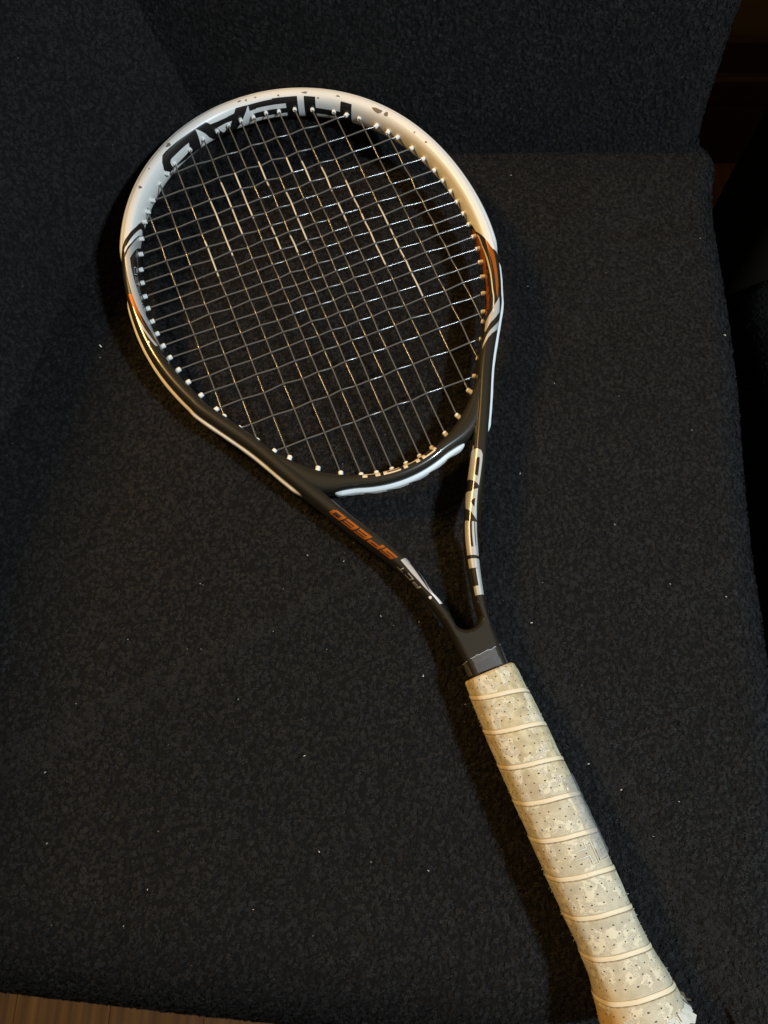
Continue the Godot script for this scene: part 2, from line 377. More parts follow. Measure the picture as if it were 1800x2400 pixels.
# ---------------------------------------------------------------- the racket
func make_racket() -> void:
	var t := thing("tennis_racket", "worn black and white tennis racket with pale wrapped grip lying on the dark armchair", "tennis racket")
	t.transform = Transform3D(Basis(Vector3(.927448, .043354, -.371429), Vector3(-.373811, .080279, -.924024), Vector3(-.010242, .995829, .090661)), Vector3(.0722, .0201, -.0701))
	make_line()
	var S := line_s[line_s.size() - 1]
	var c_white := Color(.74, .73, .70)
	var flake := noise(.9, 3, 2)
	var black := mat(Color(.021, .0185, .0135), .3, .4)
	black.clearcoat_enabled = true
	black.clearcoat = .8
	black.clearcoat_roughness = .07
	var m := {
		"white": mat(c_white, .34, .5), "black": mat(Color(.014, .013, .013), .28, .5), "silver": mat(Color(.52, .51, .49), .34, .5), "grey": mat(Color(.11, .115, .125), .4, .5),
		"orange": mat(Color(.37, .095, .008), .42, .4), "cream": mat(Color(.70, .60, .42), .34, .5), "chip": mat(Color(.17, .145, .11), .7, .3),
	}
	m.silver.metallic = .25
	m.orange.metallic = .25
	# frame: one tube from neck to neck, the bridge, the solid neck
	var fr := tube(-S + .024, S - .024, 620)
	var frame := place("frame", fr.mesh(black), t)
	bridge = true
	place("throat_bridge", tube(PI - .86, PI + .86, 90).mesh(black), t)
	bridge = false
	place("neck", make_neck().mesh(black), t)
	# paint and lettering
	var white := MB.new()
	var rim := [[-138, 13], [-148, 71], [-155, 126], [-161, 165], [-166, 196], [-170, 250], [-170, 420], [-138, 470], [-138, -157], [-136, -60]]
	var far := [[262, 113], [273, 168], [276, 250], [276, 420], [240, 470], [236, -157], [238, -3], [250, 24], [258, 86], [260, 99]]
	var left := PackedVector2Array()
	for q in rim.slice(0, 8): left.append(Vector2(q[0], q[1]))
	var sheet := PackedVector2Array([Vector2(-136, -157), Vector2(-137, -60)])
	sheet.append_array(left)
	sheet.append_array(PackedVector2Array([Vector2(240, 470), Vector2(276, 420), Vector2(276, 250), Vector2(273, 168), Vector2(262, 113), Vector2(260, 99), Vector2(258, 86), Vector2(250, 24), Vector2(238, -3), Vector2(236, -157)]))
	print_on(white, sheet, .00006, 3.0, 14.0)
	place("white_paint", white.mesh(m.white), frame)
	var kinds := {}
	for d in PRINTS:
		var key := "%s%d" % [d[0], d[1]]
		var sort := key
		if d[1] != 3 and key != "silver2": key += "_%d" % kinds.size()
		if not kinds.has(key): kinds[key] = [MB.new(), d[0], sort]
		var poly := PackedVector2Array()
		for k in range(0, d[2].size(), 2): poly.append(Vector2(d[2][k], d[2][k + 1]))
		print_on(kinds[key][0], poly, .00006 + .00006 * d[1])
	var say := {"white1": "white_stripe", "silver1": "silver_stripe", "grey1": "grey_stripe", "orange1": "orange_stripe", "cream1": "painted_highlight", "white2": "white_mark", "black2": "black_panel", "white3": "white_lettering", "silver2": "silver_lettering", "black3": "letter_opening", "chip4": "paint_chip"}
	for key in kinds: place(say.get(kinds[key][2], "print"), kinds[key][0].mesh(m[kinds[key][1]]), frame)
	var word := MB.new()
	write(word, "SPEED", -487, -434, 156, 232, .0002, .1, 3.0)
	place("orange_lettering", word.mesh(m.orange), frame)
	word = MB.new()
	write(word, "PCT", -511.5, -490, 194, 258, .0002, .25, 1.5, .7)
	place("small_lettering", word.mesh(m.silver), frame)
	word = MB.new()
	write(word, "SPEED", -224, -181, 42, 86, .0002, .18, -2.0, .45)
	place("grey_lettering", word.mesh(mat(Color(.42, .43, .45), .4)), frame)
	word = MB.new()
	write(word, "PCT", 324, 304, 76, 46, .0002, .25, 0.0, .8)
	write(word, "SPEED", 302, 278, 70, 48, .0002, .3, 0.0, .9)
	place("black_lettering", word.mesh(m.black), frame)
	word = MB.new()
	var ring := PackedVector2Array()
	for k in 25: ring.append(Vector2(430 + 1.5 * cos(TAU * k / 24.0), 74 + 13 * sin(TAU * k / 24.0)))
	for k in range(24, -1, -1): ring.append(Vector2(430 + 1.15 * cos(TAU * k / 24.0), 74 + 10 * sin(TAU * k / 24.0)))
	for k in 24:
		print_on(word, PackedVector2Array([ring[k], ring[k + 1], ring[48 - k], ring[49 - k]]), .0002)
	print_on(word, PackedVector2Array([Vector2(430.7, 69), Vector2(430.7, 72), Vector2(429.3, 72), Vector2(429.3, 69)]), .0002)
	print_on(word, PackedVector2Array([Vector2(430.0, 72), Vector2(429.7, 79), Vector2(429.3, 79), Vector2(429.3, 72)]), .0002)
	place("registered_mark", word.mesh(m.cream), frame)
	# the word on the bridge; s is an angle there, so print in thousandths of a radian
	bridge = true
	word = MB.new()
	write(word, "HEAD", 3300, 2968, 150, 48, .0002, .16, 0.0, .9)
	place("bridge_lettering", word.mesh(m.cream), t.get_node("throat_bridge"))
	var rub := mat(Color(.80, .81, .80), .38, .5)
	var strip := shell(PI - .262, PI + .262, 220, PI - .30, PI + .44, 20, .0023, .0, .05, .25, 6)
	place("bridge_bumper", strip.mesh(rub), t)
	var cut := MB.new()
	for k in 6:
		var s0 := 1000.0 * (PI - .215 + k * .082)
		var arc := PackedVector2Array()
		for j in 7: arc.append(Vector2(s0 + j * 7.0, 330.0 - 24.0 * sin(PI * .5 * j / 6.0) + j * 1.0))
		for j in range(6, -1, -1): arc.append(Vector2(s0 + j * 7.0, 344.0 - 24.0 * sin(PI * .5 * j / 6.0) + j * 1.0))
		print_on(cut, arc, .00252, 6.0, 8.0)
	place("bumper_notch", cut.mesh(m.black), t.get_node("bridge_bumper"))
	bridge = false
	# the guard over the tip and the two piping strips on the outer wall
	place("bumper_guard", shell(-.176, .272, 260, 2.12, 4.3, 16, .0014, .0, .02, .2).mesh(m.white), t)
	place("piping", shell(-.409, -.205, 150, PI - .22, PI + .2, 10, .0015, .06, .04, .35, 11).mesh(rub), t)
	place("piping", shell(.277, .414, 120, PI - .22, PI + .2, 10, .0015, .06, .04).mesh(rub), t)
	place("grommet_strip", shell(-.395, -.165, 120, -.16, .16, 8, .0005, .0, .02).mesh(m.black), t)
	place("grommet_strip", shell(.29, .395, 80, -.22, .22, 8, .0006, .0, .02).mesh(m.black), t)
	make_strings(t)
	make_grip(t)

func make_neck() -> MB:
	var ol := PackedVector2Array([Vector2(.0122, .0085), Vector2(.0122, .0120), Vector2(.0122, .0200), Vector2(.0124, .0280), Vector2(.0130, .0370)])
	var S := line_s[line_s.size() - 1]
	var inner := PackedVector2Array()
	for k in 70:
		var sx := S - .010 - k * .001
		var p := along(sx)
		if p.y < .042 or p.y > .0615: continue
		var o := surf(sx, PI, .00012)
		var i := surf(sx, 0.0, .00012)
		ol.append(Vector2(o[0].x, o[0].y))
		if i[0].y > .0535: inner.append(Vector2(i[0].x, i[0].y))
	for k in range(inner.size() - 1, -1, -1): ol.append(inner[k])
	for q in [[.0080, .0520], [.0070, .0498], [.0053, .0478], [.0031, .0467], [.0010, .0463]]: ol.append(Vector2(q[0], q[1]))
	var k := ol.size() - 1
	while k >= 0:
		ol.append(Vector2(-ol[k].x, ol[k].y)); k -= 1
	# finer, rounder outline
	for pass_ in 2:
		var o2 := PackedVector2Array()
		for j in ol.size():
			var p := ol[j]; var q := ol[(j + 1) % ol.size()]
			o2.append(p.lerp(q, .25)); o2.append(p.lerp(q, .75))
		ol = o2
	var cnt := ol.size()
	var nrm := PackedVector2Array()
	for j in cnt:
		var d := (ol[(j + 1) % cnt] - ol[(j + cnt - 1) % cnt]).normalized()
		nrm.append(Vector2(d.y, -d.x))
	if Geometry2D.is_polygon_clockwise(ol):
		for j in cnt: nrm[j] = -nrm[j]
	var b := MB.new()
	var rings := [[0.0, 0.0], [.00003, .25], [.00015, .45], [.0005, .66], [.001, .78], [.0016, .87], [.0023, .935], [.0031, .98]]
	var H := .0106
	var prof := []
	for j in range(rings.size() - 1, 0, -1): prof.append([rings[j][0], -rings[j][1]])
	for q in rings: prof.append(q)
	for q in prof:
		for j in cnt:
			var p: Vector2 = ol[j] - nrm[j] * q[0]
			b.add(Vector3(p.x, p.y, H * q[1]), Vector3.ZERO)
	b.grid(0, prof.size(), cnt, true)
	b.smooth()
	for j in b.n.size():
		var d: Vector2 = nrm[j % cnt]
		if b.n[j].dot(Vector3(d.x, d.y, b.v[j].z * 20.0)) < 0.0: b.n[j] = -b.n[j]
	for side in [-1.0, 1.0]:
		var cap := PackedVector2Array()
		for j in cnt: cap.append(ol[j] - nrm[j] * .0031)
		var at := b.v.size()
		for p in cap: b.add(Vector3(p.x, p.y, H * .98 * side), Vector3(0, 0, side))
		for id in Geometry2D.triangulate_polygon(cap): b.i.append(at + id)
	return b

const MU := [.0988, .0833, .0668, .0516, .0385, .0261, .0159, .0052]
const MT := [.4306, .4529, .4665, .4752, .4807, .4840, .4862, .4863]
const MBOT := [.2464, .2205, .2001, .1854, .1763, .1699, .1673, .1657]
const CV := [.4593, .4399, .4232, .4094, .3964, .3832, .3719, .3600, .3496, .3378, .3269, .3157, .3046, .2931, .2811, .2679, .2536, .2338, .2086]
const CH := [.0744, .0922, .1036, .1102, .1146, .1184, .1208, .1222, .1231, .1232, .1230, .1218, .1200, .1172, .1136, .1084, .1018, .0915, .0749]

const PALE_RUNS := [[7, 0.4425, 0.4185], [5, 0.4392, 0.3948], [4, 0.4357, 0.383], [3, 0.4249, 0.369], [3, 0.4149, 0.3978], [2, 0.3887, 0.3555], [9, 0.4379, 0.4233], [10, 0.4305, 0.4102], [11, 0.4195, 0.3953], [11, 0.3825, 0.3649], [12, 0.4002, 0.3722], [12, 0.3667, 0.3183], [13, 0.3701, 0.3493], [13, 0.3459, 0.2827], [6, 0.3715, 0.3595], [8, 0.4078, 0.3856], [8, 0.3843, 0.3585], [7, 0.369, 0.353], [6, 0.3842, 0.3739]]   # [main string, from, to]: stretches given a thin pale sleeve

func string_mesh(knots: PackedVector3Array, sub: int, r: float) -> MB:
	var path := PackedVector3Array()
	for k in knots.size() - 1:
		for j in sub:
			var f := float(j) / sub
			var q := knots[k].lerp(knots[k + 1], f)
			# taut between crossings, rounded over them
			q.z = lerpf(knots[k].z, knots[k + 1].z, lerpf(f, ss(0.0, 1.0, f), .6))
			path.append(q)
	path.append(knots[knots.size() - 1])
	var b := MB.new()
	for k in path.size():
		var d := (path[mini(k + 1, path.size() - 1)] - path[maxi(k - 1, 0)]).normalized()
		var x := d.cross(Vector3(0, 0, 1)).normalized()
		var y := x.cross(d)
		for c in 8:
			var nn := x * cos(TAU * c / 8.0) + y * sin(TAU * c / 8.0)
			b.add(path[k] + nn * r, nn)
	b.grid(0, path.size(), 8, true)
	return b

func make_strings(t: Node3D) -> void:
	var rng := RandomNumberGenerator.new()
	rng.seed = 77
	var sm := mat(Color(.088, .086, .082), .2, .8)
	var gut := mat(Color(.095, .094, .092), .17, .95)
	var gm := mat(Color(.78, .77, .73), .45, .5)
	var pale_mat := mat(Color(.52, .50, .44), .35, .7)
	var us := []
	for k in 8: us.append(-MU[k])
	for k in range(7, -1, -1): us.append(MU[k])
	var amp := .0006
	var ends := []
	for i in 16:
		var k: int = i if i < 8 else 15 - i
		var u: float = us[i]
		var knots := PackedVector3Array()
		knots.append(Vector3(u, MT[k] + .004, 0))
		for j in 19:
			if CV[j] < MT[k] - .004 and CV[j] > MBOT[k] + .004 and absf(u) < CH[j] - .004:
				knots.append(Vector3(u + rng.randf_range(-.0003, .0003), CV[j], amp * (1 if (i + j) % 2 == 0 else -1)))
		knots.append(Vector3(u, MBOT[k] - .004, 0))
		place("main_string", string_mesh(knots, 8, .00058).mesh(sm), t)
		for q in PALE_RUNS:
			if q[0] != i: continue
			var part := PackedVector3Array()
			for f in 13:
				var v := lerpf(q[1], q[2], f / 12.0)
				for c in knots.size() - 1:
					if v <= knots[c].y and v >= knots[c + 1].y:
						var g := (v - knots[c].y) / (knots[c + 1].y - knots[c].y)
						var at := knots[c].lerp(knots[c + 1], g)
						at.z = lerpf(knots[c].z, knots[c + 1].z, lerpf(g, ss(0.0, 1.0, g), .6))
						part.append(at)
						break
			place("pale_sleeve", string_mesh(part, 1, .00066).mesh(pale_mat), t.get_child(t.get_child_count() - 1))
		ends.append([Vector2(u, MT[k]), Vector2(0, 1)])
		ends.append([Vector2(u, MBOT[k]), Vector2(0, -1)])
	for j in 19:
		var knots := PackedVector3Array()
		knots.append(Vector3(-CH[j] - .004, CV[j], 0))
		for i in 16:
			var k: int = i if i < 8 else 15 - i
			if absf(us[i]) < CH[j] - .004 and CV[j] < MT[k] - .004 and CV[j] > MBOT[k] + .004:
				knots.append(Vector3(us[i], CV[j] + rng.randf_range(-.0005, .0005), -amp * (1 if (i + j) % 2 == 0 else -1)))
		knots.append(Vector3(CH[j] + .004, CV[j], 0))
		place("cross_string", string_mesh(knots, 8, .00060).mesh(gut), t)
		ends.append([Vector2(-CH[j], CV[j]), Vector2(-1, 0)])
		ends.append([Vector2(CH[j], CV[j]), Vector2(1, 0)])
	# grommets: one turned sleeve, set at every string end
	var b := MB.new()
	var prof := [[.0017, -.006], [.0017, .0006], [.0016, .0010], [.0013, .0013], [.0009, .0014], [.0007, .0011], [.0006, .0]]
	for q in prof:
		for c in 14: b.add(Vector3(q[0] * cos(TAU * c / 14.0), q[0] * sin(TAU * c / 14.0), q[1]), Vector3.ZERO)
	b.grid(0, prof.size(), 14, true)
	b.smooth()
	for k in b.n.size():
		if k < 28 and b.n[k].dot(Vector3(b.v[k].x, b.v[k].y, 0)) < 0.0:
			for q in b.n.size(): b.n[q] = -b.n[q]
			break
	var gmesh := b.mesh(gm)
	for e in ends:
		var c: Vector2 = e[0]
		var th := atan2(c.x, c.y - V0)
		var nn: Vector2 = hoop(th, 0.0)[1]
		var d: Vector2 = (-(nn * .7 + e[1] * .3)).normalized()
		var z := Vector3(d.x, d.y, 0)
		var o := place("grommet", gmesh, t)
		o.transform = Transform3D(Basis(Vector3(0, 0, 1).cross(z), Vector3(0, 0, 1), z) * Basis(Vector3(0, 0, 1), rng.randf() * TAU), Vector3(c.x, c.y, rng.randf_range(-.0003, .0003)))

func make_grip(t: Node3D) -> void:
	var rng := RandomNumberGenerator.new()
	rng.seed = 12
	var tx := grip_textures()
	var gm := StandardMaterial3D.new()
	gm.albedo_texture = tx[0]
	gm.normal_enabled = true
	gm.normal_texture = tx[1]
	gm.normal_scale = .8
	gm.roughness = .62
	gm.metallic_specular = .4
	var lumps := noise(60.0, 4, 2)
	var b := MB.new()
	var rows := 300
	var cols := 96
	for r in rows + 1:
		var v := lerpf(.0175, -.187, float(r) / rows)
		for c in cols + 1:
			var phi := TAU * c / cols
			var ph := wrap_phase(v, phi)
			var lift := .0005 * (1.0 - ph) - .0004 * ss(.94, 1.0, ph) + .00018 * lumps.get_noise_3d(cos(phi) * .016, v, sin(phi) * .016)
			var q := grip_at(v, phi, lift)
			b.add(q[0], q[1], Vector2(float(c) / cols, float(r) / rows))
	b.grid(0, rows + 1, cols + 1)
	var keep := b.n.duplicate()
	b.smooth()
	for k in b.n.size():
		if b.n[k].dot(keep[k]) < 0.0: b.n[k] = -b.n[k]
	for r in rows + 1:   # the seam of the texture
		var a := r * (cols + 1)
		var nn := (b.n[a] + b.n[a + cols]).normalized()
		b.n[a] = nn; b.n[a + cols] = nn
	# the end towards the throat
	var hub := b.add(Vector3(0, .0168, 0), Vector3(0, 1, 0), Vector2(.5, 0))
	for c in cols: b.tri(hub, c, c + 1)
	var grip := place("overgrip", b.mesh(gm), t)
	# butt cap
	b = MB.new()
	var butt := [[-.1865, .96], [-.1885, .95], [-.1897, .88], [-.1901, .76], [-.1902, .4], [-.1902, .02]]
	for q in butt:
		for c in 48:
			var g := grip_at(-.187, TAU * c / 48.0)
			b.add(Vector3(.0016 + (g[0].x - .0016) * q[1], q[0], g[0].z * q[1]), Vector3.ZERO)
	b.grid(0, butt.size(), 48, true)
	b.smooth()
	if b.n[4].dot(Vector3(b.v[4].x, 0, b.v[4].z)) < 0.0:
		for k in b.n.size(): b.n[k] = -b.n[k]
	place("butt_cap", b.mesh(mat(Color(.03, .03, .032), .5)), t)
	# the pale raised rib along each lap of the tape
	var rib := mat(Color(.70, .60, .42), .55, .4)
	b = MB.new()
	var turns := 10
	var steps := turns * 72
	var first := -1
	var n_ := 0
	for k in steps + 1:
		var phi := PI / 2.0 - TAU * k / 72.0
		var v0 := .0010 - PITCH * (float(k) / 72.0 - 1.0)
		if v0 > .0125 or v0 < -.1835: continue
		for j in 7:
			var f := float(j) / 6.0
			var hh := .00036 * pow(sin(PI * clampf(f, .03, .97)), .16)
			var q := grip_at(v0 + .0002 + f * .0023, phi, .0002 + hh)
			b.add(q[0], q[1])
		n_ += 1
	b.grid(0, n_, 7)
	keep = b.n.duplicate()
	b.smooth()
	for k in b.n.size():
		if b.n[k].dot(keep[k]) < 0.0: b.n[k] = -b.n[k]
	place("tape_rib", b.mesh(rib), grip)
	# embossed outline letters on the tape
	b = MB.new()
	var pale_mat := mat(Color(.56, .50, .38), .5)
	var lines := [
		[[52, -90.0], [52, -93.6], [76, -94.6], [76, -91.0]], 
	]
	var seg := func(p0: Vector2, p1: Vector2) -> void:
		var cnt := 8
		var d: Vector2 = p1 - p0
		var side := Vector2(-d.y, d.x * 1.0)
		var at := b.v.size()
		var wv := .00027
		var wp := deg_to_rad(.9)
		for k in cnt + 1:
			var p: Vector2 = p0.lerp(p1, float(k) / cnt)
			var flat: bool = absf(d.x) * .33 > absf(d.y)
			for s in [-1.0, 1.0]:
				var q := grip_at(p.y / 1000.0 + (wv * s if flat else 0.0), deg_to_rad(p.x) + (0.0 if flat else wp * s), .00075)
				b.add(q[0], q[1])
		b.grid(at, cnt + 1, 2)
	var glyphs := [
		[[96, -91.8], [74, -92.7], [74, -89.4], [62, -89.2], [62, -102.2], [74, -102.2], [74, -96.7], [96, -95.8]],
		[[30, -89.2], [57, -88.8], [57, -101.8], [30, -102.6], [30, -100.0], [46, -99.6], [46, -97.4], [30, -97.8], [30, -95.2], [46, -94.8], [46, -92.4], [30, -92.8], [30, -89.2]],
	]
	for g in glyphs:
		for k in g.size() - 1: seg.call(Vector2(g[k][0], g[k][1]), Vector2(g[k + 1][0], g[k + 1][1]))
	place("embossed_lettering", b.mesh(pale_mat), grip)
	# collar: black rubber band under clear, ragged tape
	b = MB.new()
	for r in 9:
		var v := lerpf(.0245, .0100, r / 8.0)
		for c in 48:
			var phi := TAU * c / 48.0
			var flare := .0014 * ss(.4, 1.0, r / 8.0)
			var e := .62
			var x := (.0124 + flare) * signf(cos(phi)) * pow(absf(cos(phi)), e)
			var z := (.0110 + flare) * signf(sin(phi)) * pow(absf(sin(phi)), e)
			b.add(Vector3(x, v, z), Vector3(cos(phi), 0, sin(phi)))
	b.grid(0, 9, 48, true)
	keep = b.n.duplicate()
	b.smooth()
	for k in b.n.size():
		if b.n[k].dot(keep[k]) < 0.0: b.n[k] = -b.n[k]
	place("rubber_collar", b.mesh(mat(Color(.012, .012, .012), .2)), t)
	b = MB.new()
	var tape := mat(Color(.40, .42, .46), .42, .6)
	tape.transparency = BaseMaterial3D.TRANSPARENCY_ALPHA
	tape.albedo_color.a = .17
	var rag := noise(900.0, 9, 3)
	for r in 11:
		for c in 73:
			var phi := TAU * c / 72.0
			var jag := rag.get_noise_2d(cos(phi), sin(phi)) * .0012
			var top := .0293 + .0012 * cos(phi) + jag
			var low := .0186 - .0006 * cos(phi) + jag * .4
			var v := lerpf(top, low, r / 10.0)
			var e := .62
			var lift := .0004 + .00025 * rag.get_noise_2d(cos(phi) * .03 + r * .002, sin(phi) * .03)
			var x := (.0125 + lift) * signf(cos(phi)) * pow(absf(cos(phi)), e)
			var z := (.0108 + lift) * signf(sin(phi)) * pow(absf(sin(phi)), e)
			b.add(Vector3(x, v, z), Vector3(cos(phi), 0, sin(phi)))
	b.grid(0, 11, 73)
	keep = b.n.duplicate()
	b.smooth()
	for k in b.n.size():
		if b.n[k].dot(keep[k]) < 0.0: b.n[k] = -b.n[k]
	place("clear_tape", b.mesh(tape), t)
	# ragged rim of the tape, and a crumpled patch of clear tape stuck to the grip's side
	b = MB.new()
	for c in 73:
		var phi := TAU * c / 72.0
		var jag := rag.get_noise_2d(cos(phi), sin(phi)) * .0012
		var top := .0293 + .0012 * cos(phi) + jag
		for j in 2:
			var x := (.0125 + .00068) * signf(cos(phi)) * pow(absf(cos(phi)), .62)
			var z := (.0108 + .00068) * signf(sin(phi)) * pow(absf(sin(phi)), .62)
			b.add(Vector3(x, top - (0.0 if j == 0 else .0003 + .0007 * absf(rag.get_noise_2d(phi * 2.0, 3.0))), z), Vector3(cos(phi), 0, sin(phi)))
	b.grid(0, 73, 2)
	place("ragged_rim", b.mesh(mat(Color(.30, .31, .33), .5)), t.get_node("clear_tape"))
	b = MB.new()
	var crush := noise(170.0, 19, 3)
	for r in 41:
		for c in 41:
			var v := lerpf(-.055, -.101, r / 40.0) + .0015 * crush.get_noise_2d(c * .002, 7.0)
			var phi := lerpf(-1.0, 1.05, c / 40.0) + .05 * crush.get_noise_2d(r * .003, 1.0)
			var q := grip_at(v, phi, .0009 + .0009 * (.5 + .5 * crush.get_noise_2d(v, phi * .018)))
			b.add(q[0], q[1])
	b.grid(0, 41, 41)
	keep = b.n.duplicate()
	b.smooth()
	for k in b.n.size():
		if b.n[k].dot(keep[k]) < 0.0: b.n[k] = -b.n[k]
	var film := mat(Color(.46, .48, .50), .22, .6)
	film.transparency = BaseMaterial3D.TRANSPARENCY_ALPHA
	film.albedo_color.a = .26
	place("clear_patch", b.mesh(film), grip)
	# lint and torn fibres along the tape's edges
	b = MB.new()
	for k in 420:
		var phi := rng.randf_range(-.5, PI + .5) if k % 3 else rng.randf_range(-.25, .2) + (PI if k % 2 else 0.0)
		var v := rng.randf_range(-.183, .008)
		var q := grip_at(v, phi, .0003)
		var d: Vector3 = (q[1] + Vector3(rng.randf_range(-1, 1), rng.randf_range(-1, 1), rng.randf_range(-1, 1)) * .9).normalized()
		var l := rng.randf_range(.0005, .0016)
		var side := d.cross(Vector3(rng.randf(), rng.randf(), rng.randf() + .1)).normalized() * rng.randf_range(.00012, .0003)
		var p: Vector3 = q[0]
		var bend := Vector3(rng.randf_range(-1, 1), rng.randf_range(-1, 1), rng.randf_range(-1, 1)) * l * .3
		var a0 := b.add(p - side, q[1]); var a1 := b.add(p + side, q[1]); var a2 := b.add(p + d * l * .6 + side * .7 + bend, q[1]); var a3 := b.add(p + d * l, q[1])
		b.quad(a0, a1, a2, a3)
	# the torn end: a fringe of white flakes
	for k in 260:
		var phi := rng.randf_range(-.3, 1.5)
		var q := grip_at(rng.randf_range(-.1866, -.1825), phi, .0004)
		var d: Vector3 = (Vector3(.3, -1, .1) + q[1] * .5 + Vector3(rng.randf_range(-1, 1), rng.randf_range(-1, 1), rng.randf_range(-1, 1)) * .6).normalized()
		var l := rng.randf_range(.0006, .0024) * (1.0 if k % 4 == 0 else .6)
		var side := d.cross(q[1]).normalized() * rng.randf_range(.0006, .0015)
		if k % 11 == 0:
			l = rng.randf_range(.003, .006); side *= 2.6
		var p: Vector3 = q[0]
		var a0 := b.add(p - side, q[1]); var a1 := b.add(p + side, q[1]); var a2 := b.add(p + d * l * .8 + side * .7, q[1]); var a3 := b.add(p + d * l - side * .5, q[1])
		b.quad(a0, a1, a2, a3)
	var fl := place("torn_fibres", b.mesh(mat(Color(.62, .57, .48), .8, .2)), grip)
	fl.set_meta("kind", "stuff")

# ---------------------------------------------------------------- upholstery
# a soft block: outline in the x-z plane seen from above, top at y = 0, [x, z, edge radius] for each corner point
func sag(z: float) -> float:   # the seat falls away gently towards its front
	return -.020 * ss(-.15, .09, z) + .015 * ss(0.0, -.30, z)

func nearer(ol: Array) -> Array:   # outlines were measured at y = 0; where the seat stands higher they move in
	for q in ol:
		var k := (.4912 - maxf(sag(q[1]), 0.0)) / .4912
		q[0] *= k; q[1] *= k
	return ol

func cushion(ol: Array, bottom: float, bulge: float, sub: int, sloped := false) -> MB:
	var p := PackedVector2Array()
	var rad := PackedFloat32Array()
	var cnt := ol.size()
	for k in cnt:
		var a: Array = ol[(k + cnt - 1) % cnt]; var q: Array = ol[k]; var c: Array = ol[(k + 1) % cnt]; var d: Array = ol[(k + 2) % cnt]
		for j in sub:
			var f := float(j) / sub
			p.append(Vector2(q[0], q[1]).cubic_interpolate(Vector2(c[0], c[1]), Vector2(a[0], a[1]), Vector2(d[0], d[1]), f))
			rad.append(lerpf(q[2], c[2], f))
	cnt = p.size()
	var mid := Vector2.ZERO
	for q in p: mid += q / cnt
	var nn := PackedVector2Array()
	for k in cnt:
		var d := (p[(k + 1) % cnt] - p[(k + cnt - 1) % cnt]).normalized()
		var s := Vector2(d.y, -d.x)
		nn.append(s if s.dot(p[k] - mid) > 0.0 else -s)
	var b := MB.new()
	var lump := noise(14.0, 6, 3)
	var inner := 26
	for r in inner:
		var f := pow(float(r + 1) / inner, .8)
		for k in cnt:
			var q := mid.lerp(p[k] - nn[k] * rad[k], f)
			b.add(Vector3(q.x, .0012 * lump.get_noise_2d(q.x, q.y), q.y), Vector3.ZERO)
	for r in range(1, 11):
		var a := PI / 2.0 * r / 10.0
		for k in cnt:
			var q := p[k] - nn[k] * rad[k] * (1.0 - sin(a))
			var dy := -rad[k] * (1.0 - cos(a))
			b.add(Vector3(q.x, dy + .0012 * lump.get_noise_2d(q.x, q.y + dy), q.y), Vector3.ZERO)
	for r in range(1, 13):
		var f := r / 12.0
		for k in cnt:
			var q := p[k] + nn[k] * bulge * sin(PI * minf(f * 1.1, 1.0)) * clampf(rad[k] / .06, .2, 1.0)
			b.add(Vector3(q.x, lerpf(-rad[k], bottom, f), q.y), Vector3.ZERO)
	if sloped:
		for k in b.v.size():
			if b.v[k].y > -.2: b.v[k].y += sag(b.v[k].z)
	b.grid(0, inner + 22, cnt, true)
	var hub := b.add(Vector3(mid.x, 0, mid.y), Vector3.UP)
	for k in cnt: b.tri(hub, (k + 1) % cnt, k)
	b.smooth()
	if b.n[hub].y < 0.0:
		for k in b.n.size(): b.n[k] = -b.n[k]
	return b

var tuft: Array = []
func make_tufts(fibre: Material) -> void:
	var rng := RandomNumberGenerator.new()
	rng.seed = 5
	for kind in 3:
		var b := MB.new()
		for k in 9:
			var a := rng.randf() * TAU
			var root := Vector3(rng.randf_range(-1, 1), 0, rng.randf_range(-1, 1)) * .0011
			var dir := Vector3(cos(a), 0, sin(a))
			var lean := rng.randf_range(.3, 1.0)
			var l := rng.randf_range(.0010, .0021)
			var side := dir.cross(Vector3.UP) * rng.randf_range(.00016, .0003)
			var p1 := root + (dir * lean * .5 + Vector3.UP * .8) * l * .6
			var p2 := root + (dir * lean * 1.3 + Vector3.UP * (.9 - lean * .45)) * l
			var nn := (Vector3.UP + dir * .2).normalized()
			var q0 := b.add(root - side, nn); var q1 := b.add(root + side, nn); var q2 := b.add(p1 + side, nn); var q3 := b.add(p1 - side, nn); var q4 := b.add(p2, nn)
			b.quad(q0, q1, q2, q3)
			b.tri(q3, q2, q4)
		tuft.append(b.mesh(fibre))

